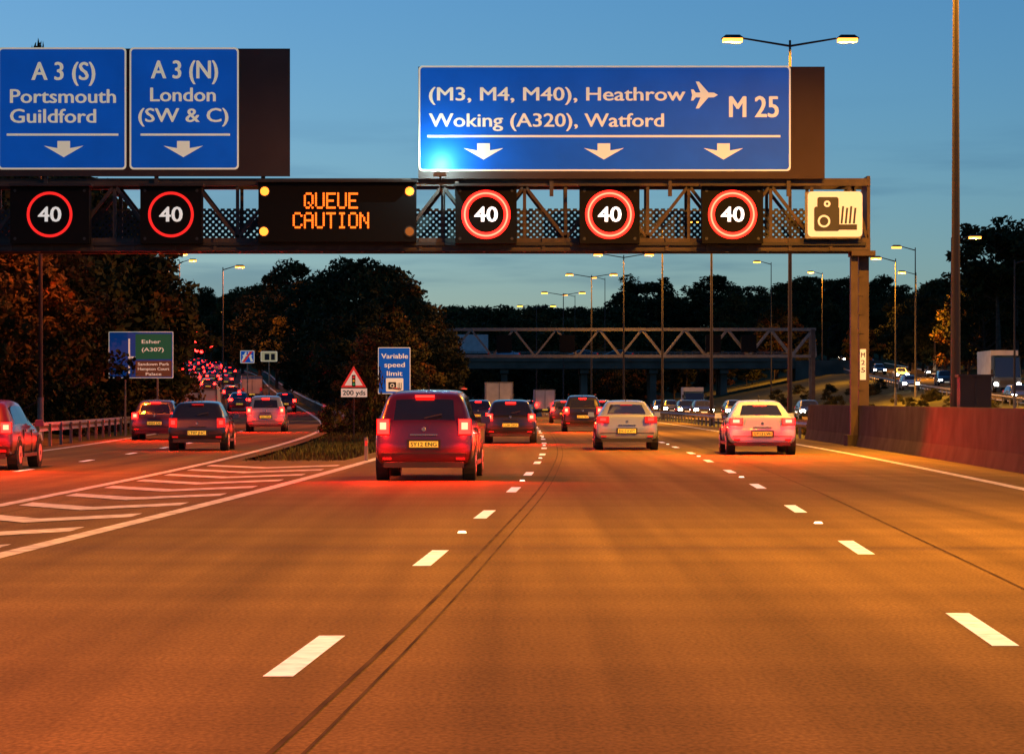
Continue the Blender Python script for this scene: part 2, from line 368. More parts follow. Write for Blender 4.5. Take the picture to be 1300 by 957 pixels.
# message sign
FONT={'Q':"01110 10001 10001 10001 10101 10010 01101",'U':"10001 10001 10001 10001 10001 10001 01110",'E':"11111 10000 10000 11110 10000 10000 11111",
'C':"01110 10001 10000 10000 10000 10001 01110",'A':"01110 10001 10001 11111 10001 10001 10001",'T':"11111 00100 00100 00100 00100 00100 00100",
'I':"01110 00100 00100 00100 00100 00100 01110",'O':"01110 10001 10001 10001 10001 10001 01110",'N':"10001 11001 10101 10101 10011 10001 10001"}
b=MB(); yy=GD-.8; board(b,328,528,231,307,yy,BLK,.55); k=yy/F
board(b,326,530,228,231,yy-.2,STEELD,.6)
for word,cx,py0 in (('QUEUE',421,246),('CAUTION',421,271)):
    pit=14.1; x0=cx-len(word)*pit/2+1.2
    for i,ch in enumerate(word):
        for r,row in enumerate(FONT[ch].split()):
            for c,bit in enumerate(row):
                if bit=='1':
                    X,Z=G(x0+i*pit+c*2.45,py0+r*2.95,yy); b.rect(X-1.05*k,X+1.25*k,Z-1.35*k,Z+1.2*k,yy-.012,AMB)
for (px,py) in ((336,243),(520,243),(335,294),(520,294)):
    X,Z=G(px,py,yy); b.ring(X,Z,4*k,7*k,yy-.01,TRIM); 
    b.disc(X,Z,5.5*k,yy-.02,AMBL if (px,py)!=(520,294) else AMBD)
b.obj('message_sign')
# speed camera sign
b=MB(); yy=GD-.55; board(b,1022,1093,244,303,yy,GALV,.06); rrect(b,1023,1092,245,302,5,yy-.01,WHITE)
q=yy-.016; rrect(b,1031,1063,264,295,3,q,SBLK); rrect(b,1035,1062,252,266,3,q-.001,SBLK)
for (px,py,r) in ((1046,281,8),(1050,259,4.2)):
    X,Z=G(px,py,yy); b.ring(X,Z,(r-2.5)*k,r*k,q-.005,WHITE,24)
X0,Z0=G(1065,292,yy); X1,Z1=G(1088,285,yy); b.rect(X0,X1,Z0,Z1,q,SBLK)
for i in range(4):
    xa=1067+i*5.2; X0,Z0=G(xa,284,yy); X1,Z1=G(xa+2.6,262+(i%2)*2,yy)
    b.poly([(X0,Z0),(X1,Z0),(X1+.05,Z1),(X0+.05,Z1)],q,SBLK)
b.obj('speed_camera_sign')
# ---------------------------------------------------------------- street lamps
def street_lamp(x,y,z0,h,arm=2.5,double=True,P=6000,col=(1,.36,.016),rz=0,side=1,r=.13):
    b=MB(); b.cyl((0,0,-.2),(0,0,1.6),r*1.25,r*1.2,GALV if h<14 else STEELD,12); b.cyl((0,0,1.6),(0,0,h-.1),r,r*.5,STEELD,12)
    o_=[]
    for s in ((-1,1) if double else (side,)):
        b.cyl((0,0,h-.35),(s*(arm-.5),0,h-.02),.05,.04,STEELD,8)
        xx=s*arm; b.box((xx,0,h+.05),(1.0,.5,.16),STEELD,taper=.6); o_.append(xx)
        for yy in (-.23,.23): b.box((xx,yy,h-.10),(.8,.02,.15),SOD)
        for x2 in (-.41,.41): b.box((xx+x2,0,h-.10),(.02,.48,.15),SOD)
    o=b.obj('street_lamp'); o.location=(x,y,z0); o.rotation_euler=(0,0,rz)
    if P:
        for xx in o_:
            light('AREA','sodium_lamp',(xx,0,h-.09),P,col,o,shape='DISK',size=.34)
for d,X in ((-65,None),(-20,None),(27,None),(73,11.75),(120,12.1),(170,12.3),(220,12.0),(269,10.9),(312,9.0),(365,6.8),(416,3.7)):
    if X is None: X=L1(d)+11.4
    street_lamp(X,d,0,17.2 if d==120 else 15.7,P=(9500 if d<240 else 4000 if d<330 else 0),r=.13 if d<100 else .10)
for d,X,P in ((-38,-16,9500),(8,-16,9500),(54,-16,8000),(100,-17.1,3200),(150,-20.4,3400)):  # slip-road masts, near ones unseen; boosted and reddened to tint the left lanes
    street_lamp(X,d,gz(X,d),12,arm=2.2,double=False,P=P,col=(1,.12,.004),side=1,r=.09)
for px,top,d in ((283,338,260),(228,330,330),(214,322,300),(268,395,420),(378,405,430)):
    X,_,zt_=W(px,top,d); z0=gz(X,d); street_lamp(X,d,z0,zt_-z0,arm=1.6,double=False,P=(3500 if d<340 else 0),col=(1,.22,.015),side=1,r=.09)
for px,top,d,dbl in ((1137,327,240,False),(1162,313,250,False),(1288,328,190,False),(1208,300,200,False),(1163,345,330,False),(979,332,330,False),(1044,345,400,False),(768,352,420,False),(730,374,470,False)):
    X,_,zt_=W(px,top,d); z0=gz(X,d); street_lamp(X,d,z0,zt_-z0,arm=1.7,double=dbl,P=(15000 if px in(1137,1208,1163,1044) else 0),side=-1 if px<1200 else 1,r=.09)
# ---------------------------------------------------------------- far gantry, bridge
FD=270
b=MB(); x0=W(516,0,FD)[0]; x1=W(1036,0,FD)[0]; za=W(0,418,FD)[2]; zc=W(0,452,FD)[2]
for y in (FD,FD+1.6):
    for z in (za,zc): b.box(((x0+x1)/2,y,z),(x1-x0,.22,.26),GALV)
    x=x0; i=0
    while x<x1-.2:
        x2=min(x+2.1,x1); a,c=((za,zc) if i%2 else (zc,za)); b.beam((x,y,a),(x2,y,c),.17,GALV); x=x2; i+=1
for X in (x0+.3,x1-.3):
    for y in (FD,FD+1.6): b.box((X,y,za/2),(.4,.35,za),STEEL)
for px in (560,640,720,905,950):
    X=W(px,0,FD)[0]; b.box((X,FD-.5,(za+zc)/2-.1),(1.5,.3,1.7),BLK)
b.obj('sign_gantry')
BD=385
b=MB(); x0=W(470,0,BD)[0]; x1=W(1010,0,BD)[0]; zl=W(0,468,BD)[2]; zh=W(0,457,BD)[2]
CB=mat('bridge_concrete',(.12,.10,.075),.9,spec=.1,var=.3,vs=.4)
b.box(((x0+x1)/2,BD+6,(zl+zh)/2),(x1-x0,12,zh-zl),CB)
for y in (BD-.1,BD+12.1):
    b.box(((x0+x1)/2,y,zh+.05),(x1-x0,.35,.5),CB); b.box(((x0+x1)/2,y,zh+1.15),(x1-x0,.08,.08),GALV); b.box(((x0+x1)/2,y,zh+.75),(x1-x0,.06,.06),GALV)
    x=x0
    while x<x1: b.box((x,y,zh+.7),(.08,.08,1.),GALV); x+=2.5
for px in (556,640,742,830,920):
    X=W(px,0,BD)[0]
    for yy in (2,6,10): b.box((X,BD+yy,zl/2),(.9,.9,zl),CB)
    b.box((X,BD+6,zl-.35),(1.2,11,.6),CB)
for X,s in ((x0,-1),(x1,1)):
    b.box((X+s*6,BD+6,(zh)/2-.1),(12,12.6,zh+.1),CB)
b.obj('road_bridge')
# ---------------------------------------------------------------- vehicles
def paint(name,c,metal=.3,rough=.3): return mat('paint_'+name,c,rough,metal=metal,spec=.5,coat=.8)
PW=paint('white',(.44,.52,.64),0); PS=paint('silver',(.25,.31,.38),.4); PR=paint('maroon',(.08,.003,.008),.1); PRD=paint('red',(.07,.005,.006),.1)
PK=paint('black',(.012,.012,.014),.2); PB=paint('navy',(.015,.02,.05),.3); PG=paint('grey',(.06,.06,.07),.4)
SPEC={ # L,w,H, zdeck,ywb, ywt,zwt, roof_half, windscreen top y, base y, hood z
'mpv':(4.45,.89,1.64,1.10,.10,.34,1.52,.66,2.9,3.65,1.0),
'hatch':(4.1,.86,1.47,.98,.12,.46,1.36,.60,2.35,3.05,.93),
'mini':(3.75,.84,1.43,1.0,.10,.32,1.33,.60,2.2,2.75,.95),
'suv':(4.5,.91,1.68,1.12,.10,.42,1.53,.66,2.7,3.4,1.08),
'sedan':(4.75,.91,1.45,1.04,.58,1.22,1.36,.58,2.75,3.6,.95)}
def car_body(kind,pt):
    L,w,H,zd,ywb,ywt,zwt,rh,ywst,ywsb,hz=SPEC[kind]
    S=[] #(y,w,zb,zbelt,ztop,wt,cabin)
    S.append((0,w*.90,.40,.58,.64,w*.82,0)); S.append((.02,w*.95,.32,.66,.72,w*.88,0))
    if kind=='sedan':
        S+=[(.06,w*.97,.27,.86,.93,w*.88,0),(.10,w*.98,.26,.97,1.02,w*.85,0),(.16,w*.98,.26,.99,1.045,w*.84,0),(ywb-.05,w,.25,.97,zd+.01,w*.82,0)]
    else: S+=[(.05,w*.97,.28,zd-.18,zd-.10,w*.88,0)]
    S+=[(ywb,w*.985,.25,zd-.08,zd,w*.84,1),(ywb+.05,w*.985,.25,zd-.07,zd+ (zwt-zd)*.08,w*.83,1),(ywt,w,.24,zd-.06,zwt,rh+.03,2),(ywt+.08,w,.24,zd-.06,zwt+.04,rh+.02,0),(ywt+.16,w,.24,zd-.06,H-.035,rh+.02,3)]
    mid=(ywt+.3+ywst)/2
    S+=[(mid-.05,w,.23,zd-.08,H,rh,0),(mid+.03,w,.23,zd-.08,H,rh,3),(ywst-.1,w,.23,zd-.10,H-.03,rh,3),(ywst,w,.23,zd-.1,H-.06,rh-.02,3)]
    S+=[(ywst+.06,w,.23,zd-.12,H-.1,rh,4),(ywsb-.05,w*.99,.24,hz-.06,hz+.04,w*.80,4),(ywsb,w*.99,.24,hz-.05,hz,w*.82,0)]
    S+=[(L-.55,w*.97,.25,hz-.16,hz-.12,w*.8,0),(L-.2,w*.93,.26,.64,.72,w*.8,0),(L-.04,w*.88,.28,.56,.62,w*.8,0),(L,w*.8,.34,.5,.56,w*.74,0)]
    v=[];n=14
    for (y,ww,zb,zbl,ztp,wt,fl) in S:
        h=[(0,zb),(ww*.82,zb),(ww,zb+.12),(ww,zb+(zbl-zb)*.62),(ww*.965,zbl),(wt,ztp-.05 if ztp-zbl>.1 else ztp-.02),(wt*.86,ztp),(0,ztp+.012)]
        ring=h+[(-a,c) for a,c in h[-2:0:-1]]
        v+=[(a,y,c) for a,c in ring]
    b=MB(); body=[];gl=[]
    for i in range(len(S)-1):
        f0=S[i][6]; f1=S[i+1][6]
        for j in range(n):
            q=(i*n+j,(i+1)*n+j,(i+1)*n+(j+1)%n,i*n+(j+1)%n)
            top=j in (6,7); sidew=j in (4,9)
            g_=False
            if top and ((f0==1 and f1 in(1,2))): g_=True
            if top and f0==4 and f1==4: g_=True
            if top and f0==3 and f1==4: g_=True
            if sidew and (f1==3 or f1==4) and (S[i][4]-S[i][3]>.2) : g_=True
            if sidew and f0==3 and f1==0 and S[i+1][4]>zd+.2: g_=True
            (gl if g_ else body).append(q)
    body.append(tuple(range(n))[::1]); k=(len(S)-1)*n; body.append(tuple(range(k+n-1,k-1,-1)))
    b.add(v,body,pt); kk=b.m(GLASS)
    for q in gl: b.f.append(q); b.mi.append(kk)
    me=b.mesh('body'); me.polygons.foreach_set('use_smooth',[True]*len(me.polygons)); return me
def car_parts(kind,pt,lit,front,plate):
    L,w,H,zd,ywb,ywt,zwt,rh,ywst,ywsb,hz=SPEC[kind]
    b=MB()
    for y in (.78,L-.85):
        for s in (-1,1):
            b.cyl((s*(w-.2),y,.34),(s*(w+.004),y,.34),.37,.37,TRIM,20); b.cyl((s*(w-.22),y,.315),(s*(w+.012),y,.315),.315,.315,TYRE,22)
            b.cyl((s*(w),y,.315),(s*(w+.02),y,.315),.20,.19,RIM,16); b.cyl((s*(w),y,.315),(s*(w+.026),y,.315),.05,.05,TRIM,8)
    R=lambda a:Matrix.Rotation(a,3,'Z')
    lz={'mpv':(.82,1.12),'hatch':(.76,1.0),'mini':(.66,.94),'suv':(.82,1.14),'sedan':(.79,.98)}[kind]
    outer=w*.97
    ml,mc={3:(BRKF,BRKF),2:(BRK,BRKC),1:(TAIL,BRK),0:(LENS,LENS)}[lit]
    for s in (-1,1):
        wd=.24 if kind!='sedan' else .36
        cx=s*(outer-wd/2-.02)
        zc=(lz[0]+lz[1])/2; hh=lz[1]-lz[0]
        yo=.10 if kind!='sedan' else .08
        b.box((cx,yo,zc),(wd,.16,hh),LENS,R(s*.22))
        b.box((cx-s*.005,yo-.012,zc+hh*.02),(wd*.90,.16,hh*.88),ml,R(s*.22))
        b.box((cx-s*.005,yo-.024,zc+hh*.06),(wd*.48,.16,hh*.42),mc,R(s*.22))
        b.box((s*w*.74,.006,.40),(.16,.05,.045),LENS)
        b.box((s*(w+.09),ywsb-.35,zd-.02),(.2,.1,.14),pt,taper=.8); b.box((s*(w+.0),ywsb-.33,zd-.05),(.1,.06,.05),TRIM)
        b.box((s*(w*.72),L-.17,.66),(.34,.22,.18),HEAD if front else HEADOFF,R(-s*.35),taper=.85)
        b.cyl((s*.42,.02,.27),(s*.42,-.015,.27),.03,.03,CHR,10)
        for yy in (1.55,2.5): b.box((s*(w+.002),yy,zd-.17),(.03,.16,.03),pt)
        for yy in (1.30,2.28): b.box((s*(w-.012),yy,zd-.42),(.03,.012,.55),TRIM)
        b.box((s*(w-.01),(L)/2+.0,.30),(.04,L-2.5,.08),TRIM)
    if lit: b.box((0,(ywt-.02) if kind!='sedan' else ywt-.10,zwt-.0 if kind!='sedan' else zwt-.06),(.34,.08,.04),BRK if lit>=2 else LENS)
    pz={'mpv':.66,'hatch':.62,'mini':.52,'suv':.70,'sedan':.56}[kind]
    b.box((0,.005,pz),(.60,.06,.17),TRIM); b.box((0,-.02,pz),(.52,.03,.111),PLY)
    b.text(plate,-.235,.235,pz-.035,.07,-.038,SBLK)
    b.box((0,.03,.29),(w*1.62,.12,.10),TRIM); b.box((0,.012,.50),(w*1.72,.03,.018),TRIM)
    b.box((0,.02,pz+.17),(.5,.06,.03),CHR if kind in('mpv','sedan') else TRIM)
    b.cyl((0,.06,pz+.27),(0,.005 if kind!='sedan' else .03,pz+.27),.045,.04,CHR,14)
    if kind!='sedan': b.beam((0,ywb-.02,zd+.03),(.32,ywb+.03,zd+.10),.02,TRIM)
    b.box((0,L-.02,.42),(1.1,.08,.2),TRIM); b.box((0,L-.06,.64),(.75,.12,.12),TRIM); b.box((0,L+.025,.47),(.52,.02,.11),WHITE)
    b.cyl((0,1.6,H-.02),(0,1.45,H+.14),.012,.006,TRIM,6)
    if kind in('mpv','suv'):
        for s in (-1,1): b.beam((s*(rh-.03),ywt+.2,H+.03),(s*(rh-.03),ywst-.1,H+.02),.035,TRIM)
    return b.mesh('fittings')
_cc={}
def car(name,kind,pt,X,d,z=0,heading=0,lit=2,front=False,glow=0,plate='LK61 VFN',flip=False,pitch=0):
    if lit==2 and d>140: lit=3
    key=(kind,pt.name,lit,front,plate)
    if key not in _cc: _cc[key]=(car_body(kind,pt),car_parts(kind,pt,lit,front,plate))
    L=SPEC[kind][0]; rz=-heading+(math.pi if flip else 0)
    e=empty(name,(X,d+(L if flip else 0),z),rz); e.rotation_euler[0]=pitch*(-1 if flip else 1)
    o=link(bpy.data.objects.new('body',_cc[key][0])); o.parent=e; m=o.modifiers.new('s','SUBSURF'); m.levels=2; m.render_levels=2
    o=link(bpy.data.objects.new('fittings',_cc[key][1])); o.parent=e
    bv=o.modifiers.new('b','BEVEL'); bv.width=.012; bv.segments=2; bv.limit_method='ANGLE'
    if glow:
        w=SPEC[kind][1]
        for s in (-1,1):
            l=light('SPOT','brake_light',(s*(w-.18),-.05,.88),glow*2.6,(1,.012,.004),e,shadow_soft_size=0.0,spot_size=math.radians(165),spot_blend=.6)
            l.rotation_euler=(math.radians(-62),0,0)
            light('POINT','brake_glow',(s*(w-.18),-.20,.88),glow*.04,(1,.012,.006),e,shadow_soft_size=0.0)
    return e
def slope(f,d): return math.atan((f(d+3)-f(d-3))/6)
def mcar(name,kind,pt,px,d,**k): return car(name,kind,pt,(px-650)*d/F,d,0,slope(L1,d),**k)
mcar('people_carrier','mpv',PR,538,49.5,glow=300,plate='SY12 ENG')
mcar('hatchback_car','hatch',PK,648,92,glow=400,plate='LC58 OHX')
mcar('saloon_car','sedan',PS,796,80,lit=1,glow=60,plate='EN10 KWT')
mcar('saloon_car','sedan',PW,968,73,glow=1000,plate='GY13 LVH')
mcar('estate_car','suv',PK,740,126,glow=450,plate='RX12 TDV')
mcar('hatchback_car','hatch',PB,607,150,glow=300)
mcar('hatchback_car','hatch',PG,716,172,glow=300)
mcar('hatchback_car','hatch',PK,765,190,lit=2)
mcar('saloon_car','sedan',PG,655,200,lit=2,glow=300)
mcar('saloon_car','sedan',PK,722,225,lit=2)
mcar('hatchback_car','hatch',PW,676,300,lit=2); mcar('hatchback_car','hatch',PK,612,235,lit=2)
mcar('hatchback_car','hatch',PK,712,330,lit=2); mcar('suv_car','suv',PG,748,300,lit=2)
mcar('hatchback_car','hatch',PK,664,340,lit=2); mcar('saloon_car','sedan',PG,700,360,lit=2)
def scar(name,kind,pt,px,d,**k):
    return car(name,kind,pt,(px-650)*d/F,d,SZ(d+2)+.0,slope(SR,d),pitch=math.atan((SZ(d+4)-SZ(d))/4),**k)
scar('hatchback_car','hatch',PRD,-36,57,glow=300,plate='KP09 YRD')
scar('hatchback_car','mini',PK,250,79,lit=1,glow=90,plate='LT07 JHC')
scar('hatchback_car','hatch',PG,196,100,glow=300,plate='HN54 ZXE')
scar('estate_car','suv',PS,337,127,glow=450,plate='YD11 PKA')
scar('hatchback_car','hatch',PK,362,212,glow=200)
scar('saloon_car','sedan',PK,304,215,lit=2,glow=200)
for px,d,kd,pt in ((294,255,'hatch',PRD),(264,300,'hatch',PK),(318,290,'suv',PW),(287,330,'sedan',PG),(247,345,'hatch',PW),(266,380,'hatch',PK),(239,390,'suv',PK),(292,385,'hatch',PG),(252,425,'hatch',PRD),(232,440,'sedan',PK),(275,440,'suv',PW),(226,480,'hatch',PK),(247,490,'suv',PG),(262,500,'hatch',PK),(236,530,'hatch',PW),(252,545,'hatch',PK),(241,365,'hatch',PG),(270,350,'sedan',PK),(258,462,'hatch',PG)):
    scar('hatchback_car' if kd!='suv' else 'suv_car',kd,pt,px,d,lit=2,glow=260 if d in(300,345,390,440) else 0)
# box lorries and vans
def lorry(name,X,d,z,rz,L,Wd,H,boxmat,front=False,tail=True):
    e=empty(name,(X,d,z),rz); b=MB(); cab=1.9 if L>6 else 1.5
    zb=1.0 if L>6 else .55
    b.box((0,(L-cab)/2,(zb+H)/2),(Wd,L-cab,H-zb),boxmat)
    for sx in (-1,1):
        b.box((sx*(Wd/2-.03),-.02,(zb+H)/2),(.07,.05,H-zb),GALV)
        for y in ([.9,2.1,L-1.2] if L>6 else [.8,L-1.0]):
            r=.48 if L>6 else .33
            b.cyl((sx*(Wd/2-.35),y,r),(sx*(Wd/2-.03),y,r),r,r,TYRE,20); b.cyl((sx*(Wd/2-.04),y,r),(sx*(Wd/2-.01),y,r),r*.55,r*.5,RIM,14)
        b.box((sx*(Wd/2-.16),-.05,zb-.08 if L>6 else 1.0),(.22,.06,.14 if L>6 else .3),BRKF if tail else LENS)
        b.box((sx*(Wd/2-.22),L+.02,.75),(.36,.08,.24),HEAD if front else HEADOFF); b.box((sx*(Wd/2+.15),L-.3,1.9 if L>6 else 1.3),(.2,.12,.4),TRIM)
    for z_ in (H-.03,zb+.03): b.box((0,-.02,z_),(Wd,.05,.08),GALV)
    b.box((0,-.015,(zb+H)/2),(.03,.05,H-zb-.1),TRIM)
    b.box((0,L/2,zb-.15),(Wd*.5,L-1,.2),TRIM); b.box((0,-.0,.5),(Wd*.9,.1,.12),TRIM); b.box((0,-.06,.52),(.52,.02,.11),PLY)
    ch=H-.5 if L>6 else H-.12
    v=[(-Wd/2,L-cab+.02,.45),(Wd/2,L-cab+.02,.45),(Wd/2,L,.45),(-Wd/2,L,.45),(-Wd/2,L,1.35),(Wd/2,L,1.35),(Wd/2*.96,L-.35,ch),(-Wd/2*.96,L-.35,ch),(-Wd/2,L-cab+.02,ch),(Wd/2,L-cab+.02,ch)]
    b.add(v,[(3,2,1,0),(3,4,5,2),(7,8,9,6),(0,1,9,8),(1,2,5,6,9),(0,8,7,4,3)],boxmat if L<=6 else PG)
    b.add([(-Wd/2*.92,L+.01,1.4),(Wd/2*.92,L+.01,1.4),(Wd/2*.88,L-.26,ch-.2),(-Wd/2*.88,L-.26,ch-.2)],[(0,1,2,3)],GLASS)
    b.box((0,L+.01,.9),(Wd*.6,.05,.4),TRIM)
    b.obj('box_body',e); return e
LWH=mat('lorry_white',(.42,.42,.42),.5,var=.15,vs=1.5)
lorry('box_lorry',(634-650)*250/F,250,0,-slope(L1,250),8,2.5,3.1,LWH)
lorry('white_van',(692-650)*270/F,270,0,-slope(L1,270),5.4,2.0,2.5,LWH)
lorry('white_van',(252-650)*150/F,150,.03,-slope(SR,150),5.4,2.0,2.05,LWH)
lorry('white_van',(320-650)*262/F,262,SZ(264),-slope(SR,262),5.4,2.0,2.3,LWH,tail=False)
# vehicles on the bridge
lorry('box_lorry',W(592,0,BD)[0]+3,BD+4,zh+.02,math.radians(90),9.5,2.5,3.6,LWH,tail=False)
for px in (660,760,805): car('saloon_car','sedan',PS if px==660 else PK,W(px,0,BD)[0],BD+4,zh+.02,math.radians(-90),lit=0)
# oncoming traffic
for px,d,o_ in ((852,260,0),(872,240,0),(893,225,0),(838,300,0),(880,290,0),(935,205,0),(1030,200,0)):
    car('hatchback_car','hatch',PK,(px-650)*d/F,d,0,slope(L1,d),lit=0,front=True,flip=True)
lorry('box_lorry',(880-650)*330/F,334,0,math.pi,6.5,2.4,3.0,LWH,front=True,tail=False)
def rcar(kd,pt,px,d): car('suv_car' if kd=='suv' else 'hatchback_car',kd,pt,(px-650)*d/F,d,RZ(d+2),slope(RX,d),lit=0,front=True,flip=True,pitch=math.atan((RZ(d+4)-RZ(d))/4))
for a in (('hatch',PS,1159,268),('suv',PK,1205,290),('hatch',PW,1148,330),('hatch',PK,1117,400),('sedan',PS,1108,430),('hatch',PK,1120,370),('hatch',PK,1090,470),('suv',PK,1078,500),('hatch',PW,1072,530),('hatch',PG,1188,350),('hatch',PG,1298,215)): rcar(*a)
lorry('box_lorry',(1262-650)*262/F,264,RZ(256),math.pi-.03,11,2.5,3.9,LWH,front=True,tail=False)
# ---------------------------------------------------------------- roadside signs
def sgnboard(name,px0,px1,py0,py1,d,mt,fn=None,legs=(.25,.75)):
    b=MB(); board(b,px0,px1,py0,py1,d,GALV,.04); rrect(b,px0,px1,py0,py1,1.2,d-.006,WHITE,d); rrect(b,px0+.8,px1-.8,py0+.8,py1-.8,.9,d-.010,mt,d)
    for t in legs:
        X,Z=G(px0+(px1-px0)*t,py0,d); z0=gz(X,d); b.cyl((X,d+.09,z0-.3),(X,d+.09,Z-.1),.045,.045,GALV,8)
    if fn: fn(b,d)
    b.obj(name)
def f1(b,d):
    y=d-.014
    rrect(b,172,218,424,456,1,y-.001,GREEN,d)
    for k,(t,a,c,yb) in enumerate((('Esher',180,204,436),('(A307)',180,208,446))): T(b,t,a,c,yb,4.6,y-.006,WHITE,d)
    X,Z=G(163,474,d); X2,Z2=G(165.2,430,d); b.rect(X,X2,Z,Z2,y-.004,WHITE)
    X,Z=G(165,455,d); X2,Z2=G(172,452.5,d); b.rect(X,X2,Z,Z2,y-.004,WHITE)
    rrect(b,172,218,458,478,1,y-.001,mat('sign_brown',(.12,.05,.02),.5,retro_glow=.3),d)
    T(b,'Sandown Park',175,215,464,3.6,y-.006,WHITE,d); T(b,'Hampton Court',175,215,470,3.6,y-.006,WHITE,d); T(b,'Palace',185,205,476.5,3.6,y-.006,WHITE,d)
sgnboard('route_sign',138,220,421,480,114,mat('sign_blue_dim',(.002,.05,.24),.5,retro_glow=.35),f1)  # dimmer blue, with an added glow for reflective sheeting
def f2(b,d):
    y=d-.014; T(b,'Variable',484,518,455,6,y,WHITE,d); T(b,'speed',488,514,466,6,y,WHITE,d); T(b,'limit',491,511,477,6,y,WHITE,d)
    rrect(b,490,512,480,497,1,y,WHITE,d); rrect(b,493,503,485,494,1,y-.003,SBLK,d); X,Z=G(498,489.5,d); b.ring(X,Z,.06,.1,y-.006,WHITE,16)
    for i in range(3):
        X,Z=G(505+i*2,494,d); b.rect(X,X+.03,Z,Z+.3,y-.003,SBLK)
sgnboard('speed_limit_sign',480,521,441,500,130,BLUE,f2)
def f3(b,d):
    y=d-.014
    for s in (-1,1):
        X0,Z0=G(314+s*6,459,d); X1,Z1=G(314+s*1.6,447,d); b.poly([(X0-.1,Z0),(X0+.1,Z0),(X1+.06,Z1),(X1-.06,Z1)] ,y,WHITE)
    X0,Z0=G(308,452,d); X1,Z1=G(320,450.5,d); b.rect(X0,X1,Z0,Z1,y-.002,WHITE)
    X0,Z0=G(307,460,d); X1,Z1=G(321,446,d); b.poly([(X0,Z0),(X0+.2,Z0),(X1,Z1),(X1-.2,Z1)],y-.004,SRED)
sgnboard('end_of_motorway_sign',305,323,445,461,205,BLUE,f3,legs=(.5,))
def f4(b,d): rrect(b,336,342,449,457,.5,d-.014,SBLK,d); rrect(b,344,349,449,457,.5,d-.014,SBLK,d)
sgnboard('speed_camera_sign',331,352,446,459,205,mat('sign_cream',(.6,.5,.25),.5,retro_glow=.3),f4,legs=(.5,))
# warning triangle
d=110; b=MB(); X,Z=G(449,466,d); k=d/F
def tri(s,y,mt):
    cx,cz=G(449,483.5,d); b.poly([(cx-16*k*s,cz-8*k*s),(cx+16*k*s,cz-8*k*s),(cx,cz+19*k*s)],y,mt)
tri(1,d,SRED); tri(1,d+.02,GALV); tri(.72,d-.004,WHITE)
X,Z=G(449,483,d); b.rect(X-.07,X+.07,Z-.24,Z+.22,d-.008,SBLK)
for i,mt in enumerate((SRED,mat('amber_sign',(.8,.4,.02),retro_glow=.4),mat('green_sign',(.02,.4,.1),retro_glow=.4))): b.disc(X,Z+.13-.14*i,.045,d-.012,mt,12)
board(b,433,466,493,504,d,WHITE,.02); T(b,'200 yds',435,464,501.5,6,d-.004,SBLK,d)
z0=gz(X,d); b.cyl((X,d+.06,z0-.2),(X,d+.06,G(0,470,d)[1]),.03,.03,STEELD,8); b.obj('warning_sign')
# traffic signals on slip road
def tsignal(px,py,d,n=1):
    X,_,Z=W(px,py,d); z0=gz(X,d); b=MB(); b.cyl((X,d,z0-.2),(X,d,Z+.3),.07,.06,GALV,8)
    b.box((X,d-.1,Z-.3),(.45,.25,1.25),BLK); b.box((X,d-.02,Z-.3),(.75,.03,1.55),BLK)
    for i,mt in enumerate((mat('signal_red',(.5,0,0),emit=(1,.008,.006),es=50),TRIM,TRIM)):
        b.cyl((X,d-.2,Z+.08-.38*i),(X,d-.26,Z+.08-.38*i),.28 if i==0 else .12,.28 if i==0 else .12,mt,14); b.box((X,d-.3,Z+.38-.38*i),(.3,.25,.03),BLK)
    b.obj('traffic_light')
for a in ((248,421,440),(249,433,400),(223,414,455),(268,440,470),(281,452,500),(256,447,520),(250,445,380)): tsignal(*a)
b=MB(); X=(465-650)*66/F; b.cyl((X,66,-.15),(X,66,.55),.045,.045,mat('post_plastic',(.2,.2,.18)),10); b.box((X,65.95,.42),(.06,.02,.12),SRED); b.cyl((X,66,.55),(X,66,.58),.045,.02,SBLK,10); b.obj('marker_post')
# cabinet by the big mast, behind barrier
b=MB(); b.box((11.9,71,1.0),(.8,.5,2.1),STEELD); b.box((11.9,71,2.08),(.9,.6,.06),STEELD); b.box((11.9,70.74,1.0),(.03,.02,1.8),TRIM); b.box((12.1,70.73,1.1),(.05,.03,.15),GALV); b.obj('roadside_cabinet')
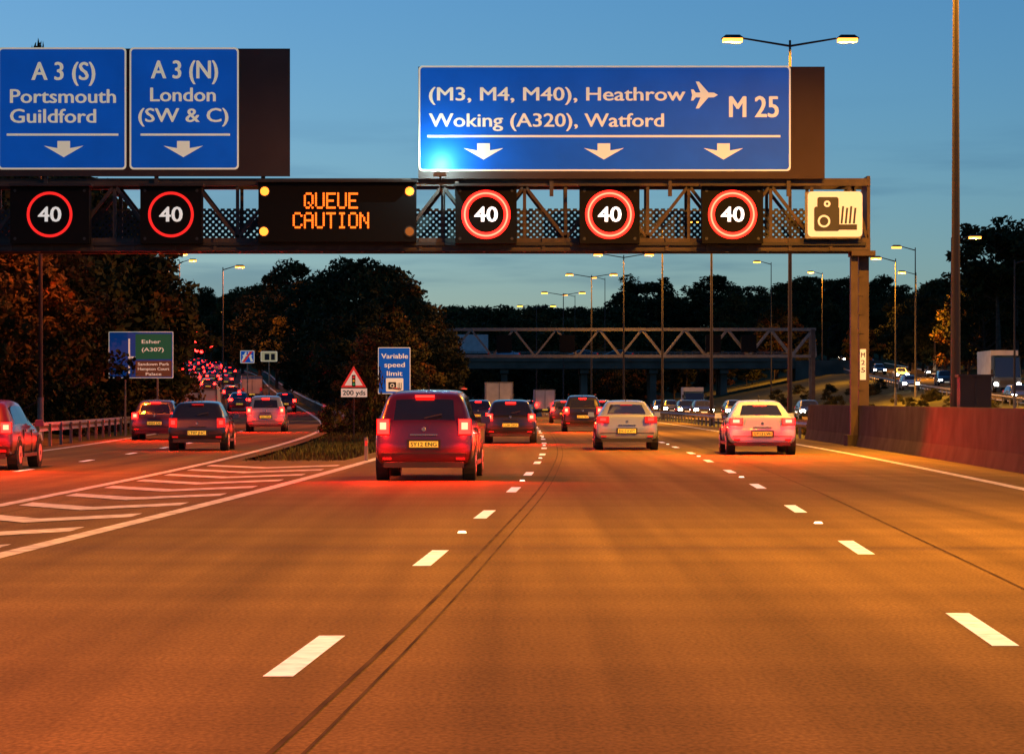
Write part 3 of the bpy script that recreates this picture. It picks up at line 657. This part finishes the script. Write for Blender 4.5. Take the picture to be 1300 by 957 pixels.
# ---------------------------------------------------------------- trees
def tree_mesh(seed,H,R,kind='broad',ls=.26,nc=46,pl=120,pal=(0,1,1,2)):
    rs=np.random.RandomState(seed); b=MB()
    lean=rs.uniform(-.4,.4,2)
    P=[Vector((lean[0]*t*t,lean[1]*t*t,H*.9*t)) for t in (0,.25,.5,.75,1)]
    for i in range(4): b.cyl(P[i],P[i+1],.03*H*(1-.23*i)*.6,.03*H*(1-.23*(i+1))*.6,BARK,8,False)
    base={'broad':.22,'pine':.6,'bush':.02}[kind]
    V=[];Fc=[];MI=[]
    for c in range(nc):
        t=rs.uniform(0,1); z=H*(base+(1-base)*t)
        prof=math.sin(math.pi*min(1,.22+.78*t))**.6 if kind!='pine' else math.sin(math.pi*(.15+.75*t))**.5
        if kind=='bush': prof=math.sqrt(max(.05,1-t*t))
        a=rs.uniform(0,2*math.pi); rr=R*prof*math.sqrt(rs.uniform(.12,1))*rs.uniform(.75,1.15)
        cc=np.array([rr*math.cos(a)+lean[0]*t,rr*math.sin(a)+lean[1]*t,z])
        cr=R*rs.uniform(.18,.34)
        b.cyl(Vector((lean[0]*t*.5,lean[1]*t*.5,max(.3,z-rr*.6))),Vector(cc),.045*R*.35,.01*R,BARK,5,False)
        mi=pal[rs.randint(len(pal))]
        for l in range(pl):
            dv=rs.normal(size=3); dv/=np.linalg.norm(dv); p=cc+dv*cr*rs.uniform(.3,1.15)**.7*np.array([1,1,.72])
            u=rs.normal(size=3); u/=np.linalg.norm(u); w_=np.cross(u,rs.normal(size=3)); w_/=np.linalg.norm(w_)
            s=ls*rs.uniform(.5,1.3); o=len(V)
            V+=[tuple(p-u*s),tuple(p-w_*s*.5),tuple(p+u*s),tuple(p+w_*s*.5)]; Fc.append((o,o+1,o+2,o+3)); MI.append(mi if rs.rand()>.2 else (mi+1)%4)
    off_=len(b.v); b.v+=V; 
    idx=[b.m(LEAFS[i]) for i in range(4)]
    for f,m_ in zip(Fc,MI): b.f.append(tuple(i+off_ for i in f)); b.mi.append(idx[m_])
    return b.mesh('tree')
BT=[tree_mesh(s,10,3.6,ls=.19,pl=210,pal=p) for s,p in ((1,(0,1,1,2)),(2,(0,0,1,1)),(3,(1,2,2,3)),(4,(0,1,2,1)),(5,(0,0,0,1)))]
PT=[tree_mesh(s,14,3.4,'pine',pal=(0,0,0,1),nc=34) for s in (11,12)]
BU=[tree_mesh(s,2.2,2.0,'bush',ls=.11,nc=26,pl=140,pal=(0,1,1,2)) for s in (21,22)]
def zmax(me): return max(v.co.z for v in me.vertices)
HB={me.name:zmax(me) for me in BT+PT+BU}
def put(name,me,x,y,h,base=None,parent=None,sx=1.):
    o=link(bpy.data.objects.new(name,me)); s=h/HB[me.name]; o.scale=(s*sx,s*sx,s); o.location=(x,y,gz(x,y)-.1); o.rotation_euler=(0,0,random.uniform(0,6.28)); o.parent=parent; return o
def tpx(px,top,d,mi=None,sx=1.,name='tree',pine=False):
    X,_,Z=W(px,top,d); h=Z-gz(X,d)
    if pine: return put('pine_tree',random.choice(PT),X,d,h,sx=sx)
    return put(name,BT[mi if mi is not None else random.randrange(5)],X,d,h,sx=sx)
# left roadside
for px,top,d,mi in ((-30,225,112,3),(15,190,118,2),(48,44,130,1),(75,205,126,3),(115,225,132,2),(150,255,134,0),(178,310,140,2),(10,290,105,0),(50,290,112,3),(75,320,116,4),(150,335,131,2),(-60,260,100,1),(188,340,152,3),(200,395,165,0),(-10,240,140,1),(95,230,150,4),(130,290,145,3)):
    tpx(px,top,d,mi,sx=1.1 if top>100 else .33)
for i in range(26):
    d=random.uniform(95,200); x=SL(d)-random.uniform(3.2,7); put('bush',random.choice(BU),x,d,random.uniform(1.4,2.6) if d<125 else random.uniform(1.8,3.4))
# wood between slip road and motorway
for px,top,d in ((525,372,205),(505,350,215),(485,332,225),(462,322,230),(440,322,240),(418,338,250),(395,345,262),(375,325,300),(540,392,240),(498,392,180),(470,380,190),(446,390,205),(425,400,218),(400,400,245),(352,352,330),(330,358,345),(385,390,285),(512,415,168),(308,362,420),(290,370,430),(262,362,520),(360,365,380),(480,410,165),(530,395,290),(515,380,320)):
    tpx(px,top,d,sx=1.15)
for i in range(40):
    d=random.uniform(136,280); a=SR(d)+3; c=L1(d)-LW-2.5
    if c-a<2: continue
    x=random.uniform(a+.5,c-.5); put('bush',random.choice(BU),x,d,random.uniform(1.,2.6))
for px,d,h,s_ in ((474,121,3.3,.30),(487,124,1.7,.45),(425,126,1.5,.8),(440,122,1.1,.9)): put('bush',BU[1],(px-650)*d/F,d,h,sx=s_)
# low growth behind barrier
bs=empty('shrubs')
for i in range(46):
    d=random.uniform(75,330); x=random.uniform(L1(d)+29,RX(d)-9.5); put('shrub',random.choice(BU),x,d,random.uniform(.6,1.3),parent=bs)
for i in range(16):
    d=random.uniform(88,150); x=L1(d)+random.uniform(11,12.3); put('shrub',random.choice(BU),x,d,random.uniform(.8,1.6),parent=bs,sx=.6)
# rough grass tufts on the gore island
gt=MB(); rs=np.random.RandomState(5)
for i in range(5200):
    d=rs.uniform(66,130); a=SR(d)+.7; c=L1(d)-LW-.8
    if c<=a: continue
    x=rs.uniform(a,c); h=rs.uniform(.03,.2); t=rs.uniform(0,3.14); wx,wy=math.cos(t)*.05,math.sin(t)*.05
    z=gz(x,d)-.02
    gt.add([(x-wx,d-wy,z),(x+wx,d+wy,z),(x+rs.uniform(-.08,.08),d+rs.uniform(-.08,.08),z+h+.06)],[(0,1,2)],(GRASS,LEAFS[2],GRASS)[i%3])
gt.obj('grass_tufts')
# distant woods
dt=empty('distant_trees')
def far(n,px0,px1,t0,t1,d0,d1):
    for i in range(n):
        px=px0+(px1-px0)*(i+random.random())/n; d=random.uniform(d0,d1); top=random.uniform(t0,t1)
        X,_,Z=W(px,top,d); h=max(4,Z-gz(X,d)); put('far_tree',random.choice(BT if random.random()<.8 else PT),X,d,h,parent=dt,sx=1.3)
far(40,520,800,384,406,560,700); far(34,520,1000,400,430,430,540)
far(46,780,1320,345,388,540,680); far(34,960,1330,365,408,420,540); far(22,1150,1330,340,385,350,430)
far(20,180,330,368,392,600,720); far(34,-150,520,372,398,640,760); far(14,760,1030,440,465,400,430)
for px,top,d in ((1268,276,300),(1290,274,310),(1310,300,300)): tpx(px,top,d,pine=True,sx=1.3)
for px,top,d in ((1250,330,310),(1230,350,330),(1200,360,380),(935,368,480)): tpx(px,top,d)
# ---------------------------------------------------------------- world, sun, camera
sc=bpy.context.scene
w=bpy.data.worlds.new('World'); sc.world=w; w.use_nodes=True; nt=w.node_tree; N=nt.nodes; L=nt.links
bg=N['Background']; sky=N.new('ShaderNodeTexSky'); sky.sky_type='NISHITA'; sky.sun_disc=False
EL,AZ=6.5,-42
sky.sun_elevation=math.radians(EL); sky.sun_rotation=math.radians(AZ); sky.air_density=1.0; sky.dust_density=.35; sky.ozone_density=5.5
geo=N.new('ShaderNodeTexCoord'); sep=N.new('ShaderNodeSeparateXYZ'); L.new(geo.outputs['Generated'],sep.inputs[0])
mp=N.new('ShaderNodeMapping'); mp.inputs['Scale'].default_value=(4.5,4.5,42); L.new(geo.outputs['Generated'],mp.inputs[0])
no=N.new('ShaderNodeTexNoise'); no.inputs['Scale'].default_value=2.1; no.inputs['Detail'].default_value=6; no.inputs['Roughness'].default_value=.5; L.new(mp.outputs[0],no.inputs[0])
cr=N.new('ShaderNodeMapRange'); cr.inputs[1].default_value=.42; cr.inputs[2].default_value=.64; cr.interpolation_type='SMOOTHSTEP'; L.new(no.outputs[0],cr.inputs[0])
el=N.new('ShaderNodeMapRange'); el.inputs[1].default_value=.11; el.inputs[2].default_value=.055; L.new(sep.outputs['Z'],el.inputs[0])
mm=N.new('ShaderNodeMath'); mm.operation='MULTIPLY'; L.new(cr.outputs[0],mm.inputs[0]); L.new(el.outputs[0],mm.inputs[1])
m2=N.new('ShaderNodeMath'); m2.operation='MULTIPLY'; m2.inputs[1].default_value=.72; L.new(mm.outputs[0],m2.inputs[0])
cl=N.new('ShaderNodeVectorMath'); cl.operation='MULTIPLY'; cl.inputs[1].default_value=(.46,.56,.70); L.new(sky.outputs[0],cl.inputs[0])
mix=N.new('ShaderNodeMix'); mix.data_type='RGBA'; L.new(m2.outputs[0],mix.inputs[0]); L.new(sky.outputs[0],mix.inputs[6]); L.new(cl.outputs[0],mix.inputs[7])
L.new(mix.outputs[2],bg.inputs[0]); bg.inputs[1].default_value=.15
s=light('SUN','sun',(0,0,50),.03,(1,.7,.45),angle=math.radians(2))
dv=Vector((math.sin(math.radians(AZ))*math.cos(math.radians(EL)),math.cos(math.radians(AZ))*math.cos(math.radians(EL)),math.sin(math.radians(EL))))
s.rotation_euler=dv.to_track_quat('Z','Y').to_euler()
cam=bpy.data.cameras.new('camera'); co=link(bpy.data.objects.new('camera',cam)); co.location=(0,0,CH); co.rotation_euler=(math.radians(90),0,0)
cam.sensor_width=36; cam.lens=36*F/1300; cam.shift_y=29.5/1300; cam.clip_end=8000; cam.clip_start=.5
sc.camera=co
sc.view_settings.view_transform='Standard'; sc.view_settings.look='None'; sc.view_settings.exposure=0
